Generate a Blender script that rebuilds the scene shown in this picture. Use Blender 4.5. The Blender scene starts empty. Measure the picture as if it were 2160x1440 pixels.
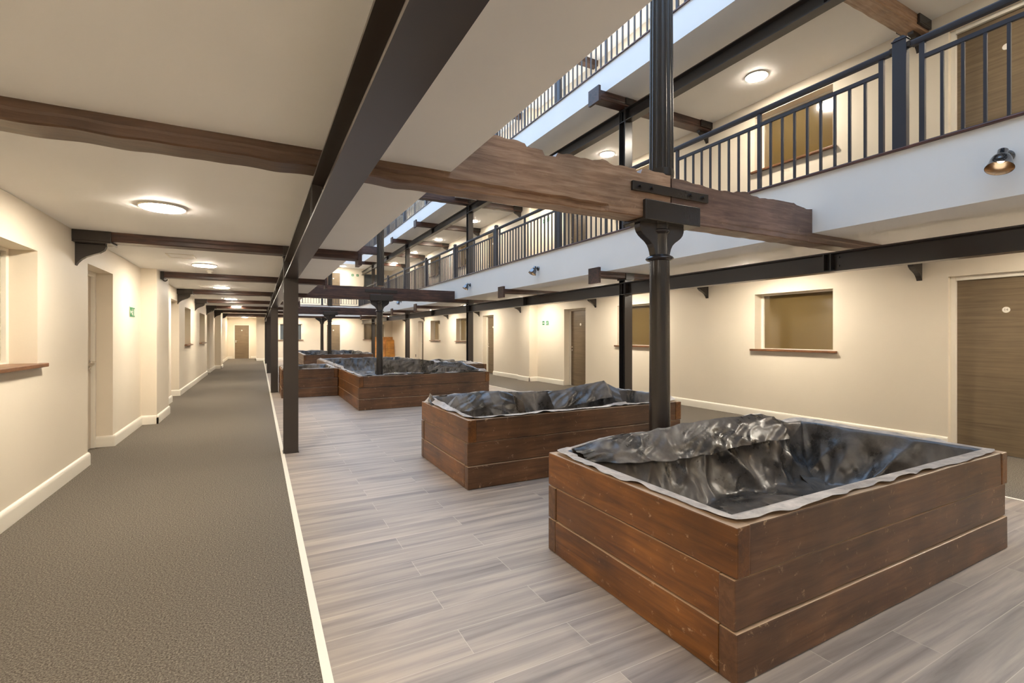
import bpy, bmesh, math, random
from mathutils import Vector, Matrix, noise
PI = math.pi
random.seed(7)
S = bpy.context.scene
C = S.collection

# ------------------------------------------------------------------ camera
F, CXP, HYP = 1010.0, 1080.0, 707.0
TH = math.atan(534 / 1010.0)
cam_d = bpy.data.cameras.new('camera')
cam = bpy.data.objects.new('camera', cam_d)
C.objects.link(cam)
cam.location = (0, 0, 1.37)
cam.rotation_euler = (PI / 2, 0, -TH)
cam_d.sensor_width = 36
cam_d.lens = F / 2160 * 36
cam_d.shift_y = -(720 - HYP) / 2160
cam_d.clip_start = 0.05
S.camera = cam
# ------------------------------------------------------------------ view / exposure
S.view_settings.view_transform = 'Standard'
S.view_settings.look = 'None'
S.view_settings.gamma = 1
S.view_settings.use_curve_mapping = False
S.view_settings.exposure = 0.63
# ------------------------------------------------------------------ world: daylight through the open rooflight
SKY_STRENGTH = 2.35
w = bpy.data.worlds.new('world'); S.world = w
w.use_nodes = True
bg = w.node_tree.nodes['Background']
bg.inputs[0].default_value = (0.47, 0.68, 1.0, 1)
bg.inputs[1].default_value = SKY_STRENGTH
pl = bpy.data.lights.new('rooflight_daylight', 'AREA'); pl.shape = 'RECTANGLE'
pl.size = 3.9; pl.size_y = 32.0; pl.energy = 100
pl.cycles.is_portal = True
po = bpy.data.objects.new('rooflight_daylight', pl); C.objects.link(po)
po.location = (3.0, 11.5, 8.6)
LAMP = 165.0          # emission of the round ceiling lamps
WARM = (1.0, 0.90, 0.755)

# ------------------------------------------------------------------ main dimensions
XL, XR = -1.6, 7.4
XR2 = 7.2
GL, GR = 1.07, 4.93
ZC, ZF = 2.40, 2.985
DU = 2.89
Z1C = ZC + DU
Z2F = 5.71
Z2C = 8.15
YK = [2.95, 6.2, 9.55, 12.9, 16.2, 19.5, 22.85, 26.2]
YG = 27.45
YFAR, YREC = 29.2, 32.3
YB = -3.2
ORD = ['nearest', 'second', 'third', 'fourth', 'fifth', 'sixth', 'seventh', 'eighth', 'ninth', 'tenth', 'eleventh', 'twelfth', 'thirteenth']

# ------------------------------------------------------------------ materials
def s2l(c):
    return tuple((x / 255 / 12.92 if x / 255 <= .04045 else ((x / 255 + .055) / 1.055) ** 2.4) for x in c) + (1,)

class NT:
    def __init__(s, name):
        s.m = bpy.data.materials.new(name); s.m.use_nodes = True
        s.t = s.m.node_tree; s.b = s.t.nodes['Principled BSDF']
    def n(s, typ, **kw):
        nd = s.t.nodes.new(typ)
        for k, v in kw.items():
            if k in nd.inputs: nd.inputs[k].default_value = v
            else: setattr(nd, k, v)
        return nd
    def l(s, a, ao, b, bi): s.t.links.new(a.outputs[ao], b.inputs[bi])
    def coords(s, scale=(1, 1, 1), rot=(0, 0, 0), which='Object'):
        tc = s.n('ShaderNodeTexCoord'); mp = s.n('ShaderNodeMapping')
        mp.inputs['Scale'].default_value = scale; mp.inputs['Rotation'].default_value = rot
        s.l(tc, which, mp, 'Vector'); return mp
    def ramp(s, src, out, stops):
        r = s.n('ShaderNodeValToRGB'); e = r.color_ramp.elements
        while len(e) < len(stops): e.new(.5)
        for i, (p, c) in enumerate(stops): e[i].position = p; e[i].color = c
        s.l(src, out, r, 'Fac'); return r
    def bump(s, src, out, strength, dist=.01, prev=None):
        b = s.n('ShaderNodeBump'); b.inputs['Strength'].default_value = strength; b.inputs['Distance'].default_value = dist
        s.l(src, out, b, 'Height')
        if prev: s.l(prev, 'Normal', b, 'Normal')
        s.l(b, 'Normal', s.b, 'Normal'); return b
    def set(s, **kw):
        for k, v in kw.items(): s.b.inputs[k.replace('_', ' ')].default_value = v
        return s

def paint(name, col, rough=.6, bs=.03, sc=60, var=.03):
    t = NT(name); t.set(Roughness=rough)
    mp = t.coords(); nz = t.n('ShaderNodeTexNoise', Scale=1.3, Detail=4.0); t.l(mp, 0, nz, 'Vector')
    c = s2l(col); d = tuple(x * (1 - var) for x in c[:3]) + (1,)
    r = t.ramp(nz, 'Fac', [(.35, d), (.65, c)]); t.l(r, 'Color', t.b, 'Base Color')
    n2 = t.n('ShaderNodeTexNoise', Scale=float(sc), Detail=3.0); t.l(mp, 0, n2, 'Vector'); t.bump(n2, 'Fac', bs)
    return t.m

def wood(name, dark, mid, light, rough=.4, scale=(1, 14, 14), bs=.25, coat=.0, dusty=0.0, seed=0.0, blotch=.45):
    t = NT(name); t.set(Roughness=rough); t.b.inputs['Coat Weight'].default_value = coat; t.b.inputs['Coat Roughness'].default_value = .25
    mp = t.coords(scale); mp.inputs['Location'].default_value = (seed, seed * 1.7, seed * .6)
    n1 = t.n('ShaderNodeTexNoise', Scale=2.2, Detail=8.0, Roughness=.62, Distortion=.6); t.l(mp, 0, n1, 'Vector')
    r = t.ramp(n1, 'Fac', [(.28, s2l(dark)), (.5, s2l(mid)), (.76, s2l(light))])
    m2 = t.coords((1.1, 1.1, 1.1)); n2 = t.n('ShaderNodeTexNoise', Scale=2.4, Detail=3.0, Roughness=.5); t.l(m2, 0, n2, 'Vector')
    r2 = t.ramp(n2, 'Fac', [(.3, (1 - blotch, 1 - blotch, 1 - blotch, 1)), (.7, (1 + blotch * .6, 1 + blotch * .6, 1 + blotch * .6, 1))])
    mx = t.n('ShaderNodeMix', data_type='RGBA', blend_type='MULTIPLY'); mx.inputs[0].default_value = 1
    t.l(r, 'Color', mx, 6); t.l(r2, 'Color', mx, 7)
    last, lo = mx, 2
    if dusty:
        n3 = t.n('ShaderNodeTexNoise', Scale=13.0, Detail=7.0, Roughness=.78, Distortion=.4); t.l(m2, 0, n3, 'Vector')
        r3 = t.ramp(n3, 'Fac', [(.605, (0, 0, 0, 1)), (.68, (dusty,) * 3 + (1,))])
        m3 = t.n('ShaderNodeMix', data_type='RGBA'); t.l(r3, 'Color', m3, 0); t.l(mx, 2, m3, 6)
        m3.inputs[7].default_value = s2l((205, 175, 140))
        # dust that has settled on the upward faces
        ge = t.n('ShaderNodeNewGeometry'); sx = t.n('ShaderNodeSeparateXYZ'); t.l(ge, 'Normal', sx, 0)
        r4 = t.ramp(sx, 'Z', [(.6, (0, 0, 0, 1)), (.9, (.75,) * 3 + (1,))])
        m4 = t.n('ShaderNodeMix', data_type='RGBA'); t.l(r4, 'Color', m4, 0); t.l(m3, 2, m4, 6); m4.inputs[7].default_value = s2l((190, 160, 128)); last, lo = m4, 2
    t.l(last, lo, t.b, 'Base Color')
    t.bump(n1, 'Fac', bs, .004)
    return t.m

def metal_paint(name, col, rough=.32, bs=.08, spec=.5, mottled=True):
    t = NT(name); t.set(Roughness=rough); t.b.inputs['Specular IOR Level'].default_value = spec
    mp = t.coords(); n = t.n('ShaderNodeTexNoise', Scale=3.0, Detail=5.0); t.l(mp, 0, n, 'Vector')
    c = s2l(col); d = tuple(x * .93 for x in c[:3]) + (1,)
    r = t.ramp(n, 'Fac', [(.35, d), (.65, c)]); t.l(r, 'Color', t.b, 'Base Color')
    if mottled:
        rr = t.ramp(n, 'Fac', [(.3, (rough * .93,) * 3 + (1,)), (.7, (min(1, rough * 1.08),) * 3 + (1,))]); t.l(rr, 'Color', t.b, 'Roughness')
    n2 = t.n('ShaderNodeTexNoise', Scale=45.0, Detail=4.0); t.l(mp, 0, n2, 'Vector'); t.bump(n2, 'Fac', bs, .004)
    return t.m

M = {}
M['wall'] = paint('cream wall paint', (233, 221, 201), .55, .05, 35)
M['ceil'] = paint('white ceiling paint', (252, 250, 246), .6, .03, 35)
M['trim'] = paint('white gloss trim paint', (242, 235, 220), .3, .01, 20)
M['steel'] = NT('dark painted steel').set(Base_Color=s2l((54, 47, 42)), Roughness=.28).m
M['iron'] = metal_paint('black gloss painted cast iron', (50, 43, 38), .24, .14, .6)
M['rail'] = metal_paint('slate painted railing steel', (54, 54, 61), .42, .01)
M['nosing'] = wood('red brown gallery nosing', (60, 34, 28), (88, 54, 44), (110, 72, 60), .35, (14, 1, 14), .05)
M['beam'] = wood('dark stained timber beam', (38, 22, 16), (68, 42, 32), (104, 70, 54), .42, (1.2, 16, 16), .5, .15)
M['beam0'] = wood('worn brown timber beam with painted corridor shade', (120, 86, 60), (158, 124, 96), (188, 158, 130), .4, (1.2, 15, 15), .6, .15, .3, blotch=.3)
def shade_between(m, xa, xb, dark):  # paints corridor shade into a beam's colour, fading out along x
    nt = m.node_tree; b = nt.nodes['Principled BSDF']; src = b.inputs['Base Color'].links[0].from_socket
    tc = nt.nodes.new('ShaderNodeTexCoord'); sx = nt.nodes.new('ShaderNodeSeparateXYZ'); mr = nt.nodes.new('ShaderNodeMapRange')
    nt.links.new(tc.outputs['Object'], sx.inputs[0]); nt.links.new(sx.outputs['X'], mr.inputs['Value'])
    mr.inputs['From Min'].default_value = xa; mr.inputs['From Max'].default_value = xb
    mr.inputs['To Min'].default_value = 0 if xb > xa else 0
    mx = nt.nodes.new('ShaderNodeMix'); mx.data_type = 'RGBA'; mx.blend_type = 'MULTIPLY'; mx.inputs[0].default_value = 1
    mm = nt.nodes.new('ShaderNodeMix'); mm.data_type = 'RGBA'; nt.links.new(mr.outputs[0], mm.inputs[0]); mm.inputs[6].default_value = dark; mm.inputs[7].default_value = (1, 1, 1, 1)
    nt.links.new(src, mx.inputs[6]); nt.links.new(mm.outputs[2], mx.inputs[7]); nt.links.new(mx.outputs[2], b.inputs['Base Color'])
shade_between(M['beam0'], 2.1, 3.0, (.30, .26, .23, 1))  # corridor end darkened, atrium stretch left pale: sky light put into the colour
M['beam0b'] = wood('darker worn timber beam with painted corridor shade', (88, 62, 50), (120, 92, 78), (146, 118, 102), .42, (1.2, 15, 15), .6, .15, .2, blotch=.3)
shade_between(M['beam0b'], 2.1, 1.7, (.5, .42, .36, 1))  # same painted shade where the right half runs under the gallery
M['plank'] = wood('brown stained sleeper along x', (68, 42, 24), (94, 63, 38), (114, 80, 52), .42, (1, 12, 12), .4, .06, .55)
M['planky'] = wood('brown stained sleeper along y', (76, 42, 14), (106, 64, 22), (130, 82, 32), .4, (12, 1, 12), .4, .06, .55, 3.1)
M['sill'] = wood('orange brown window sill', (104, 66, 38), (130, 86, 54), (148, 104, 68), .35, (10, 1, 10), .05)
M['door'] = wood('grey brown laminate door', (102, 86, 66), (120, 103, 80), (134, 117, 93), .45, (.7, 9, 22), .03, blotch=.12)
M['ply'] = wood('orange plywood board', (190, 120, 52), (214, 146, 72), (226, 162, 90), .5, (1, 6, 6), .05)
M['ply2'] = wood('amber plywood board', (160, 104, 28), (184, 124, 38), (198, 138, 50), .45, (1, 6, 6), .05)
M['chrome'] = NT('polished chrome').set(Base_Color=(.75, .72, .68, 1), Metallic=1.0, Roughness=.12).m
M['chromed'] = NT('dark polished chrome').set(Base_Color=(.17, .17, .175, 1), Metallic=1.0, Roughness=.1).m
M['shade_in'] = NT('warm brass reflector').set(Base_Color=(.62, .48, .34, 1), Metallic=1.0, Roughness=.25).m
M['plastic'] = NT('white plastic').set(Base_Color=s2l((235, 228, 214)), Roughness=.35).m
M['green'] = NT('exit sign green').set(Base_Color=s2l((20, 120, 70)), Roughness=.4).m
M['black'] = NT('matt black').set(Base_Color=(.01, .01, .01, 1), Roughness=.5).m
M['ink'] = NT('grey printed ink').set(Base_Color=s2l((120, 112, 100)), Roughness=.6).m
M['whitedoor'] = paint('pale painted door', (214, 200, 180), .5, .01)
t = NT('warm led diffuser'); t.set(Base_Color=(1, 1, 1, 1)); t.b.inputs['Emission Color'].default_value = WARM + (1,); t.b.inputs['Emission Strength'].default_value = LAMP
M['led'] = t.m
t = NT('warm spot bulb'); t.b.inputs['Emission Color'].default_value = WARM + (1,); t.b.inputs['Emission Strength'].default_value = 1.2
M['bulb'] = t.m
def glass(name, col, rough):
    t = NT(name); t.set(Roughness=rough, Base_Color=s2l(col)); t.b.inputs['Coat Weight'].default_value = 1; t.b.inputs['Coat Roughness'].default_value = .02
    t.b.inputs['Specular IOR Level'].default_value = .9
    return t.m
M['pane'] = glass('tan backed window glass', (104, 86, 52), .12)
M['panel'] = glass('pale green window glass', (176, 170, 142), .15)
M['paneb'] = glass('blue grey window glass', (84, 92, 98), .12)
# carpet
t = NT('grey brown carpet'); t.set(Roughness=.95); t.b.inputs['Specular IOR Level'].default_value = .1
mp = t.coords(); n = t.n('ShaderNodeTexNoise', Scale=120.0, Detail=6.0, Roughness=.8); t.l(mp, 0, n, 'Vector')
r = t.ramp(n, 'Fac', [(.36, s2l((58, 52, 45))), (.5, s2l((104, 97, 88))), (.64, s2l((152, 144, 132)))]); t.l(r, 'Color', t.b, 'Base Color'); t.bump(n, 'Fac', .35, .006)
M['carpet'] = t.m
# laminate planks running along x
t = NT('grey oak laminate'); t.set(Roughness=.42)
mp = t.coords()
br = t.n('ShaderNodeTexBrick', offset=.37); t.l(mp, 0, br, 'Vector')
for k_, v_ in {'Scale': 1.0, 'Mortar Size': .0012, 'Brick Width': 1.3, 'Row Height': .19, 'Color1': (.15, .15, .15, 1), 'Color2': (.85, .85, .85, 1), 'Mortar': (.5, .5, .5, 1)}.items(): br.inputs[k_].default_value = v_
mp2 = t.coords((.42, 8, 1)); ad = t.n('ShaderNodeVectorMath', operation='MULTIPLY_ADD')
t.l(mp2, 0, ad, 0); ad.inputs[1].default_value = (1, 1, 1)
sc = t.n('ShaderNodeVectorMath', operation='SCALE'); t.l(br, 'Color', sc, 0); sc.inputs['Scale'].default_value = 7.0; t.l(sc, 0, ad, 2)
n = t.n('ShaderNodeTexNoise', Scale=1.6, Detail=7.0, Roughness=.6, Distortion=.5); t.l(ad, 0, n, 'Vector')
r = t.ramp(n, 'Fac', [(.25, s2l((104, 95, 90))), (.45, s2l((146, 134, 124))), (.6, s2l((170, 156, 142))), (.8, s2l((192, 177, 158)))])
mx = t.n('ShaderNodeMix', data_type='RGBA'); t.l(br, 'Fac', mx, 0); t.l(r, 'Color', mx, 6); mx.inputs[7].default_value = s2l((196, 184, 168)); t.l(mx, 2, t.b, 'Base Color')
t.bump(n, 'Fac', .12, .003)
M['laminate'] = t.m
# black polythene
t = NT('black polythene liner'); t.set(Roughness=.3); t.b.inputs['Specular IOR Level'].default_value = .6
mp = t.coords(); n = t.n('ShaderNodeTexNoise', Scale=3.5, Detail=6.0, Roughness=.65); t.l(mp, 0, n, 'Vector')
r = t.ramp(n, 'Fac', [(.38, s2l((50, 44, 38))), (.62, s2l((104, 94, 84)))]); t.l(r, 'Color', t.b, 'Base Color')
rr = t.ramp(n, 'Fac', [(.35, (.22, .22, .22, 1)), (.65, (.4, .4, .4, 1))]); t.l(rr, 'Color', t.b, 'Roughness')
n2 = t.n('ShaderNodeTexNoise', Scale=5.0, Detail=3.0, Distortion=1.2); t.l(mp, 0, n2, 'Vector'); t.bump(n2, 'Fac', .22, .03)
M['liner'] = t.m
t = NT('dusty grey liner edge'); t.set(Roughness=.45)
mp = t.coords(); n = t.n('ShaderNodeTexNoise', Scale=8.0, Detail=6.0, Roughness=.7); t.l(mp, 0, n, 'Vector')
r = t.ramp(n, 'Fac', [(.3, s2l((120, 112, 104))), (.65, s2l((192, 178, 164)))]); t.l(r, 'Color', t.b, 'Base Color')
t.bump(n, 'Fac', .2, .01)
M['liner_edge'] = t.m

# ------------------------------------------------------------------ mesh helpers
class B:
    def __init__(s): s.bm = bmesh.new()
    def box(s, x0, x1, y0, y1, z0, z1, mi=0):
        v = [s.bm.verts.new(p) for p in ((x0, y0, z0), (x1, y0, z0), (x1, y1, z0), (x0, y1, z0), (x0, y0, z1), (x1, y0, z1), (x1, y1, z1), (x0, y1, z1))]
        for f in ((3, 2, 1, 0), (4, 5, 6, 7), (0, 1, 5, 4), (1, 2, 6, 5), (2, 3, 7, 6), (3, 0, 4, 7)):
            s.bm.faces.new([v[i] for i in f]).material_index = mi
        return s
    def cube(s, c, d): return s.box(c[0] - d[0] / 2, c[0] + d[0] / 2, c[1] - d[1] / 2, c[1] + d[1] / 2, c[2] - d[2] / 2, c[2] + d[2] / 2)
    def prism(s, poly, axis, a, b):
        # poly: 2d points; axis 'x': (y,z), 'y': (x,z), 'z': (x,y)
        def P(p, q): return {'x': (q, p[0], p[1]), 'y': (p[0], q, p[1]), 'z': (p[0], p[1], q)}[axis]
        v0 = [s.bm.verts.new(P(p, a)) for p in poly]; v1 = [s.bm.verts.new(P(p, b)) for p in poly]
        n = len(poly)
        s.bm.faces.new(v0); s.bm.faces.new(v1[::-1])
        for i in range(n): s.bm.faces.new((v0[i], v0[(i + 1) % n], v1[(i + 1) % n], v1[i]))
        return s
    def lathe(s, prof, c=(0, 0, 0), seg=24, mat=None, rfun=None, cap=True):
        rings = []
        for r, z in prof:
            ring = []
            for i in range(seg):
                a = 2 * PI * i / seg; rr = r if rfun is None else r * rfun(a)
                p = Vector((rr * math.cos(a), rr * math.sin(a), z))
                if mat: p = mat @ p
                ring.append(s.bm.verts.new(p + Vector(c)))
            rings.append(ring)
        for a, b in zip(rings, rings[1:]):
            for i in range(seg): s.bm.faces.new((a[i], a[(i + 1) % seg], b[(i + 1) % seg], b[i]))
        if cap:
            if prof[0][0] > 1e-5: s.bm.faces.new(rings[0][::-1])
            if prof[-1][0] > 1e-5: s.bm.faces.new(rings[-1])
        return s
    def cyl(s, p, q, r, seg=16):
        p, q = Vector(p), Vector(q); d = q - p
        mt = Matrix.Translation(p) @ d.to_track_quat('Z', 'Y').to_matrix().to_4x4()
        return s.lathe([(r, 0), (r, d.length)], seg=seg, mat=mt)

def obj(name, b, mats, parent=None, loc=(0, 0, 0), smooth=False, bevel=0, seg=2, clean=True):
    me = bpy.data.meshes.new(name)
    bm = b.bm if isinstance(b, B) else b
    if clean: bmesh.ops.recalc_face_normals(bm, faces=bm.faces)
    bm.to_mesh(me); bm.free()
    for m in (mats if isinstance(mats, (list, tuple)) else [mats]): me.materials.append(m)
    o = bpy.data.objects.new(name, me); C.objects.link(o); o.location = loc
    if parent: o.parent = parent
    if smooth:
        for p in me.polygons: p.use_smooth = True
        if smooth == 'auto':
            try: me.set_sharp_from_angle(angle=math.radians(35))
            except Exception: pass
    if bevel:
        md = o.modifiers.new('bevel', 'BEVEL'); md.width = bevel; md.segments = seg; md.limit_method = 'ANGLE'; md.angle_limit = math.radians(40)
    return o
def tag(o, label, cat, group=None):
    o['label'] = label; o['category'] = cat
    if group: o['group'] = group
    return o
def thing(name, label, cat, loc=(0, 0, 0), group=None, rz=0):
    o = bpy.data.objects.new(name, None); C.objects.link(o); o.location = loc; o.rotation_euler = (0, 0, rz)
    o.empty_display_size = .1
    return tag(o, label, cat, group)
def struct(o, label=None):
    o['kind'] = 'structure'
    if label: o['label'] = label
    return o
def sroot(name, loc=(0, 0, 0)):
    o = bpy.data.objects.new(name, None); C.objects.link(o); o.location = loc; o['kind'] = 'structure'; return o
def dup(root, loc, label, rz=None, group=None):
    r = root.copy(); C.objects.link(r); r.location = loc
    if rz is not None: r.rotation_euler = (0, 0, rz)
    r['label'] = label
    if group: r['group'] = group
    for ch in list(root.children):
        c = ch.copy(); C.objects.link(c); c.parent = r
        for g in list(ch.children):
            d = g.copy(); C.objects.link(d); d.parent = c
    return r

# ------------------------------------------------------------------ floors
def slab(name, x0, x1, y0, y1, z0, z1, m, kids=None):
    return struct(obj(name, B().box(x0, x1, y0, y1, z0, z1), m))
slab('floor', XL - .5, .225, YB, YREC + .2, -.1, 0, M['carpet'])
slab('floor', .262, 5.575, YB, YFAR + .2, -.1, 0, M['laminate'])
slab('floor', 5.61, XR + .6, YB, YFAR + .2, -.1, 0, M['carpet'])
slab('trim_1', .225, .262, YB, YFAR + .1, -.1, .004, M['trim'])
slab('trim_2', 5.575, 5.61, YB, YFAR + .1, -.1, .004, M['trim'])

# ------------------------------------------------------------------ walls
T = .5
def wall_x(name, x, side, y0, y1, z0, z1, ops):
    b = B(); xs = (x - T, x) if side < 0 else (x, x + T)
    cuts = sorted({y0, y1} | {c for o in ops for c in o[:2]})
    for a, c in zip(cuts, cuts[1:]):
        seg = [(z0, z1)]
        for o in ops:
            if o[0] <= a + 1e-6 and o[1] >= c - 1e-6:
                new = []
                for s0, s1 in seg:
                    if o[2] > s0: new.append((s0, min(s1, o[2])))
                    if o[3] < s1: new.append((max(s0, o[3]), s1))
                seg = [q for q in new if q[1] > q[0] + 1e-6]
        for s0, s1 in seg: b.box(xs[0], xs[1], a, c, s0, s1)
    bmesh.ops.remove_doubles(b.bm, verts=b.bm.verts, dist=1e-5)
    return struct(obj(name, b, M['wall']))
def wall_y(name, y, x0, x1, z0, z1, ops):
    b = B(); cuts = sorted({x0, x1} | {c for o in ops for c in o[:2]})
    for a, c in zip(cuts, cuts[1:]):
        seg = [(z0, z1)]
        for o in ops:
            if o[0] <= a + 1e-6 and o[1] >= c - 1e-6:
                new = []
                for s0, s1 in seg:
                    if o[2] > s0: new.append((s0, min(s1, o[2])))
                    if o[3] < s1: new.append((max(s0, o[3]), s1))
                seg = [q for q in new if q[1] > q[0] + 1e-6]
        for s0, s1 in seg: b.box(a, c, y, y + .4, s0, s1)
    return struct(obj(name, b, M['wall']))

DT, WT, WB = 2.08, 2.055, 1.14     # door top, window top, window bottom
Ldoors = [(6.574, 7.56), (12.02, 13.15), (19.75, 20.75), (26.6, 27.6)]
Lwins = [(4.0, 5.274), (14.1, 15.2), (17.39, 18.98)]
Rdoors = [(1.70, 2.665), (9.967, 10.937)]
Rwins = [(3.985, 5.23), (7.49, 8.737)]
Rdoors2 = [(14.99, 15.9), (23.0, 23.9)]
Rwins2 = [(17.2, 18.55), (20.55, 21.88)]
wall_x('wall_left', XL, -1, YB, YREC + .4, 0, 8.4, [(a, b, 0, 2.13) for a, b in Ldoors] + [(a, b, WB, 2.06) for a, b in Lwins])
ops, ops2 = [], []
for z in (0, ZF):
    ops += [(a, b, z, z + DT) for a, b in Rdoors] + [(a, b, z + WB, z + WT) for a, b in Rwins]
    ops2 += [(a, b, z, z + DT) for a, b in Rdoors2] + [(a, b, z + WB, z + WT) for a, b in Rwins2]
wall_x('wall_right', XR, 1, YB, 12.4, 0, 8.4, ops)
wall_x('wall_right', XR2, 1, 12.4, YFAR + .4, 0, 8.4, ops2)
FD, FW1, FW2 = (3.39, 4.21), (1.0, 2.15), (5.5, 6.75)
fo = []
for z in (0, ZF): fo += [(FD[0], FD[1], z, z + 2.03), (FW2[0], FW2[1], z + 1.12, z + WT)]
fo += [(FW1[0], FW1[1], 1.12, 2.0)]
wall_y('wall_far', YFAR, -.12, XR + .5, 0, 8.4, fo)
wall_y('wall_far', YREC, XL - .5, -.12, 0, 8.4, [(-1.297, -.471, 0, 2.01)])
struct(obj('wall_far', B().box(-.12, .1, YFAR + .4, YREC + .4, 0, 8.4), M['wall']))
struct(obj('wall_back', B().box(XL - .5, XR + .5, YB - .2, YB, 0, 8.4), M['wall']))
# piers on the walls
struct(obj('wall_left', B().box(XL, -1.40, 9.14, 10.25, 0, ZC), M['wall']))
struct(obj('wall_left', B().box(XL, -1.38, 23.03, 24.1, 0, ZC), M['wall']))
struct(obj('wall_right', B().box(7.12, XR, 12.36, 13.05, 0, 8.2), M['wall']))

# ------------------------------------------------------------------ gallery slabs (ceiling below, floor above)
def ceil(x0, x1, y0, y1, z0, z1): slab('ceiling', x0, x1, y0, y1, z0, z1, M['ceil'])
ceil(XL, GL, YB, YREC, ZC, ZF); ceil(GR, XR, YB, YFAR, ZC, ZF); ceil(GL, GR, YG, YFAR, ZC, ZF)
ceil(XL, GL, YB, YREC, Z1C, Z2F); ceil(GR, XR, YB, YFAR, Z1C, Z2F); ceil(GL, GR, YG, YFAR, Z1C, Z2F)
ceil(XL, GL, YB, YREC, Z2C, 8.4); ceil(GR, XR, YB, YFAR, Z2C, 8.4); ceil(GL, GR, YG, YFAR, Z2C, 8.4)
# carpet on the first gallery
slab('floor', GR + .12, XR, YB, YFAR, ZF, ZF + .006, M['carpet'])
# red brown nosings along the gallery edges
for z in (ZF, Z2F):
    b = B(); b.prism([(GR - .022, z - .012), (GR + .1, z - .012), (GR + .1, z + .012), (GR - .016, z + .012), (GR - .022, z + .004)], 'y', YB, YG + .02)
    struct(obj('trim_3', b, M['nosing']))
    b = B(); b.box(GL, GR - .022, YG - .022, YG + .1, z - .012, z + .012)
    struct(obj('trim_4', b, M['nosing']))

# ------------------------------------------------------------------ baseboards
PROF = [(0, 0), (.025, 0), (.025, .1), (.022, .117), (.013, .13), (.004, .135), (0, .135)]
def base_x(name, x, side, y0, y1, z=0, e0=0, e1=0):
    # side: direction the board sticks out (+1 towards +x)
    b = B(); b.prism([(x + side * p, z + q) for p, q in PROF], 'y', y0 - e0, y1 + e1); return struct(obj(name, b, M['trim'], smooth='auto'))
def base_y(name, y, side, x0, x1, z=0, e0=0, e1=0):
    b = B(); b.prism([(y + side * p, z + q) for p, q in PROF], 'x', x0 - e0, x1 + e1); return struct(obj(name, b, M['trim'], smooth='auto'))
pts = [YB] + [c for d in Ldoors for c in d] + [YREC]
def runs(doors, y0, y1):
    p = [y0] + [c for d in doors for c in d] + [y1]
    return [(p[i], p[i + 1]) for i in range(0, len(p), 2)]
for a, c in runs(Ldoors, YB, YREC):
    lo, hi = a, c
    for p0, p1, px in ((9.14, 10.25, -1.40), (23.03, 24.1, -1.38)):
        if lo < p0 < hi:
            base_x('baseboard_left', XL, 1, lo, p0)
            base_y('baseboard_left', p0, -1, XL, px, e1=.025)
            base_x('baseboard_left', px, 1, p0, p1, e0=.025, e1=.0)
            lo = p1
    base_x('baseboard_left', XL, 1, lo, hi)
    if c != YREC: pass
for a, c in Ldoors:
    base_y('baseboard_left', c, -1, XL - .19, XL, e1=.025)
for z in (0, ZF):
    for a, c in runs(Rdoors, YB, 12.36): base_x('baseboard_right', XR, -1, a, c, z)
    base_y('baseboard_right', 12.36, -1, 7.12, XR, z, e0=.025)
    base_x('baseboard_right', 7.12, -1, 12.36, 13.05, z, e0=.025)
    for a, c in runs(Rdoors2, 13.05, YFAR): base_x('baseboard_right', XR2, -1, a, c, z)
    base_y('baseboard_far', YFAR, -1, -.12, FD[0] - .06, z, e0=.025); base_y('baseboard_far', YFAR, -1, FD[1] + .06, XR2, z)
base_y('baseboard_far', YREC, -1, XL, -1.36); base_y('baseboard_far', YREC, -1, -.41, -.12)
base_x('baseboard_far', -.12, -1, YFAR, YREC, e0=.025)

# ------------------------------------------------------------------ doors and windows (built facing +y local: local x along the wall, y = outward to viewer is -y)
def door_kit(wd, ht, leafm, number=False, handle_left=True):
    """local: x 0..wd, front towards -y, leaf face at y=0"""
    leaf = B().box(.05, wd - .05, 0, .045, .006, ht - .05)
    fr = B(); fr.box(0, .05, -.04, .07, 0, ht); fr.box(wd - .05, wd, -.04, .07, 0, ht); fr.box(.05, wd - .05, -.04, .07, ht - .05, ht)
    h = B(); hx = .11 if handle_left else wd - .11; sg = 1 if handle_left else -1
    mt = Matrix.Rotation(PI / 2, 4, 'X')
    for zz in (1.05, .965): h.lathe([(.026, 0), (.026, .008), (.02, .012)], c=(hx, 0, zz), mat=mt, seg=16)
    h.cyl((hx, -.005, 1.05), (hx, -.05, 1.05), .009, 10); h.cyl((hx - sg * .005, -.05, 1.05), (hx + sg * .115, -.05, 1.05), .009, 10)
    return leaf, fr, h
dn = [0]; wn = [0]
def add_door(loc, rz, wd, ht, leafm, number=None, handle_left=True, plate=True):
    dn[0] += 1
    r = sroot('door_%d' % dn[0], loc); r.rotation_euler = (0, 0, rz)
    leaf, fr, h = door_kit(wd, ht, leafm, handle_left=handle_left)
    obj('door_leaf', leaf, leafm, r); obj('door_frame', fr, M['trim'], r, bevel=.004); obj('door_handle', h, M['chrome'], r, smooth='auto')
    if plate:
        p = B().lathe([(.034, 0), (.034, .004), (.031, .006)], c=(wd / 2, 0, 1.66), mat=Matrix.Rotation(PI / 2, 4, 'X'), seg=24)
        pl_ = obj('number_plate', p, M['plastic'], r)
        if number:
            cu = bpy.data.curves.new('number', 'FONT'); cu.body = number; cu.size = .036; cu.align_x = 'CENTER'; cu.align_y = 'CENTER'; cu.extrude = .0006
            to = bpy.data.objects.new('door_number', cu); C.objects.link(to); to.parent = pl_
            to.location = (wd / 2, -.0075, 1.66); to.rotation_euler = (PI / 2, 0, 0); cu.materials.append(M['ink'])
    return r
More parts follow.
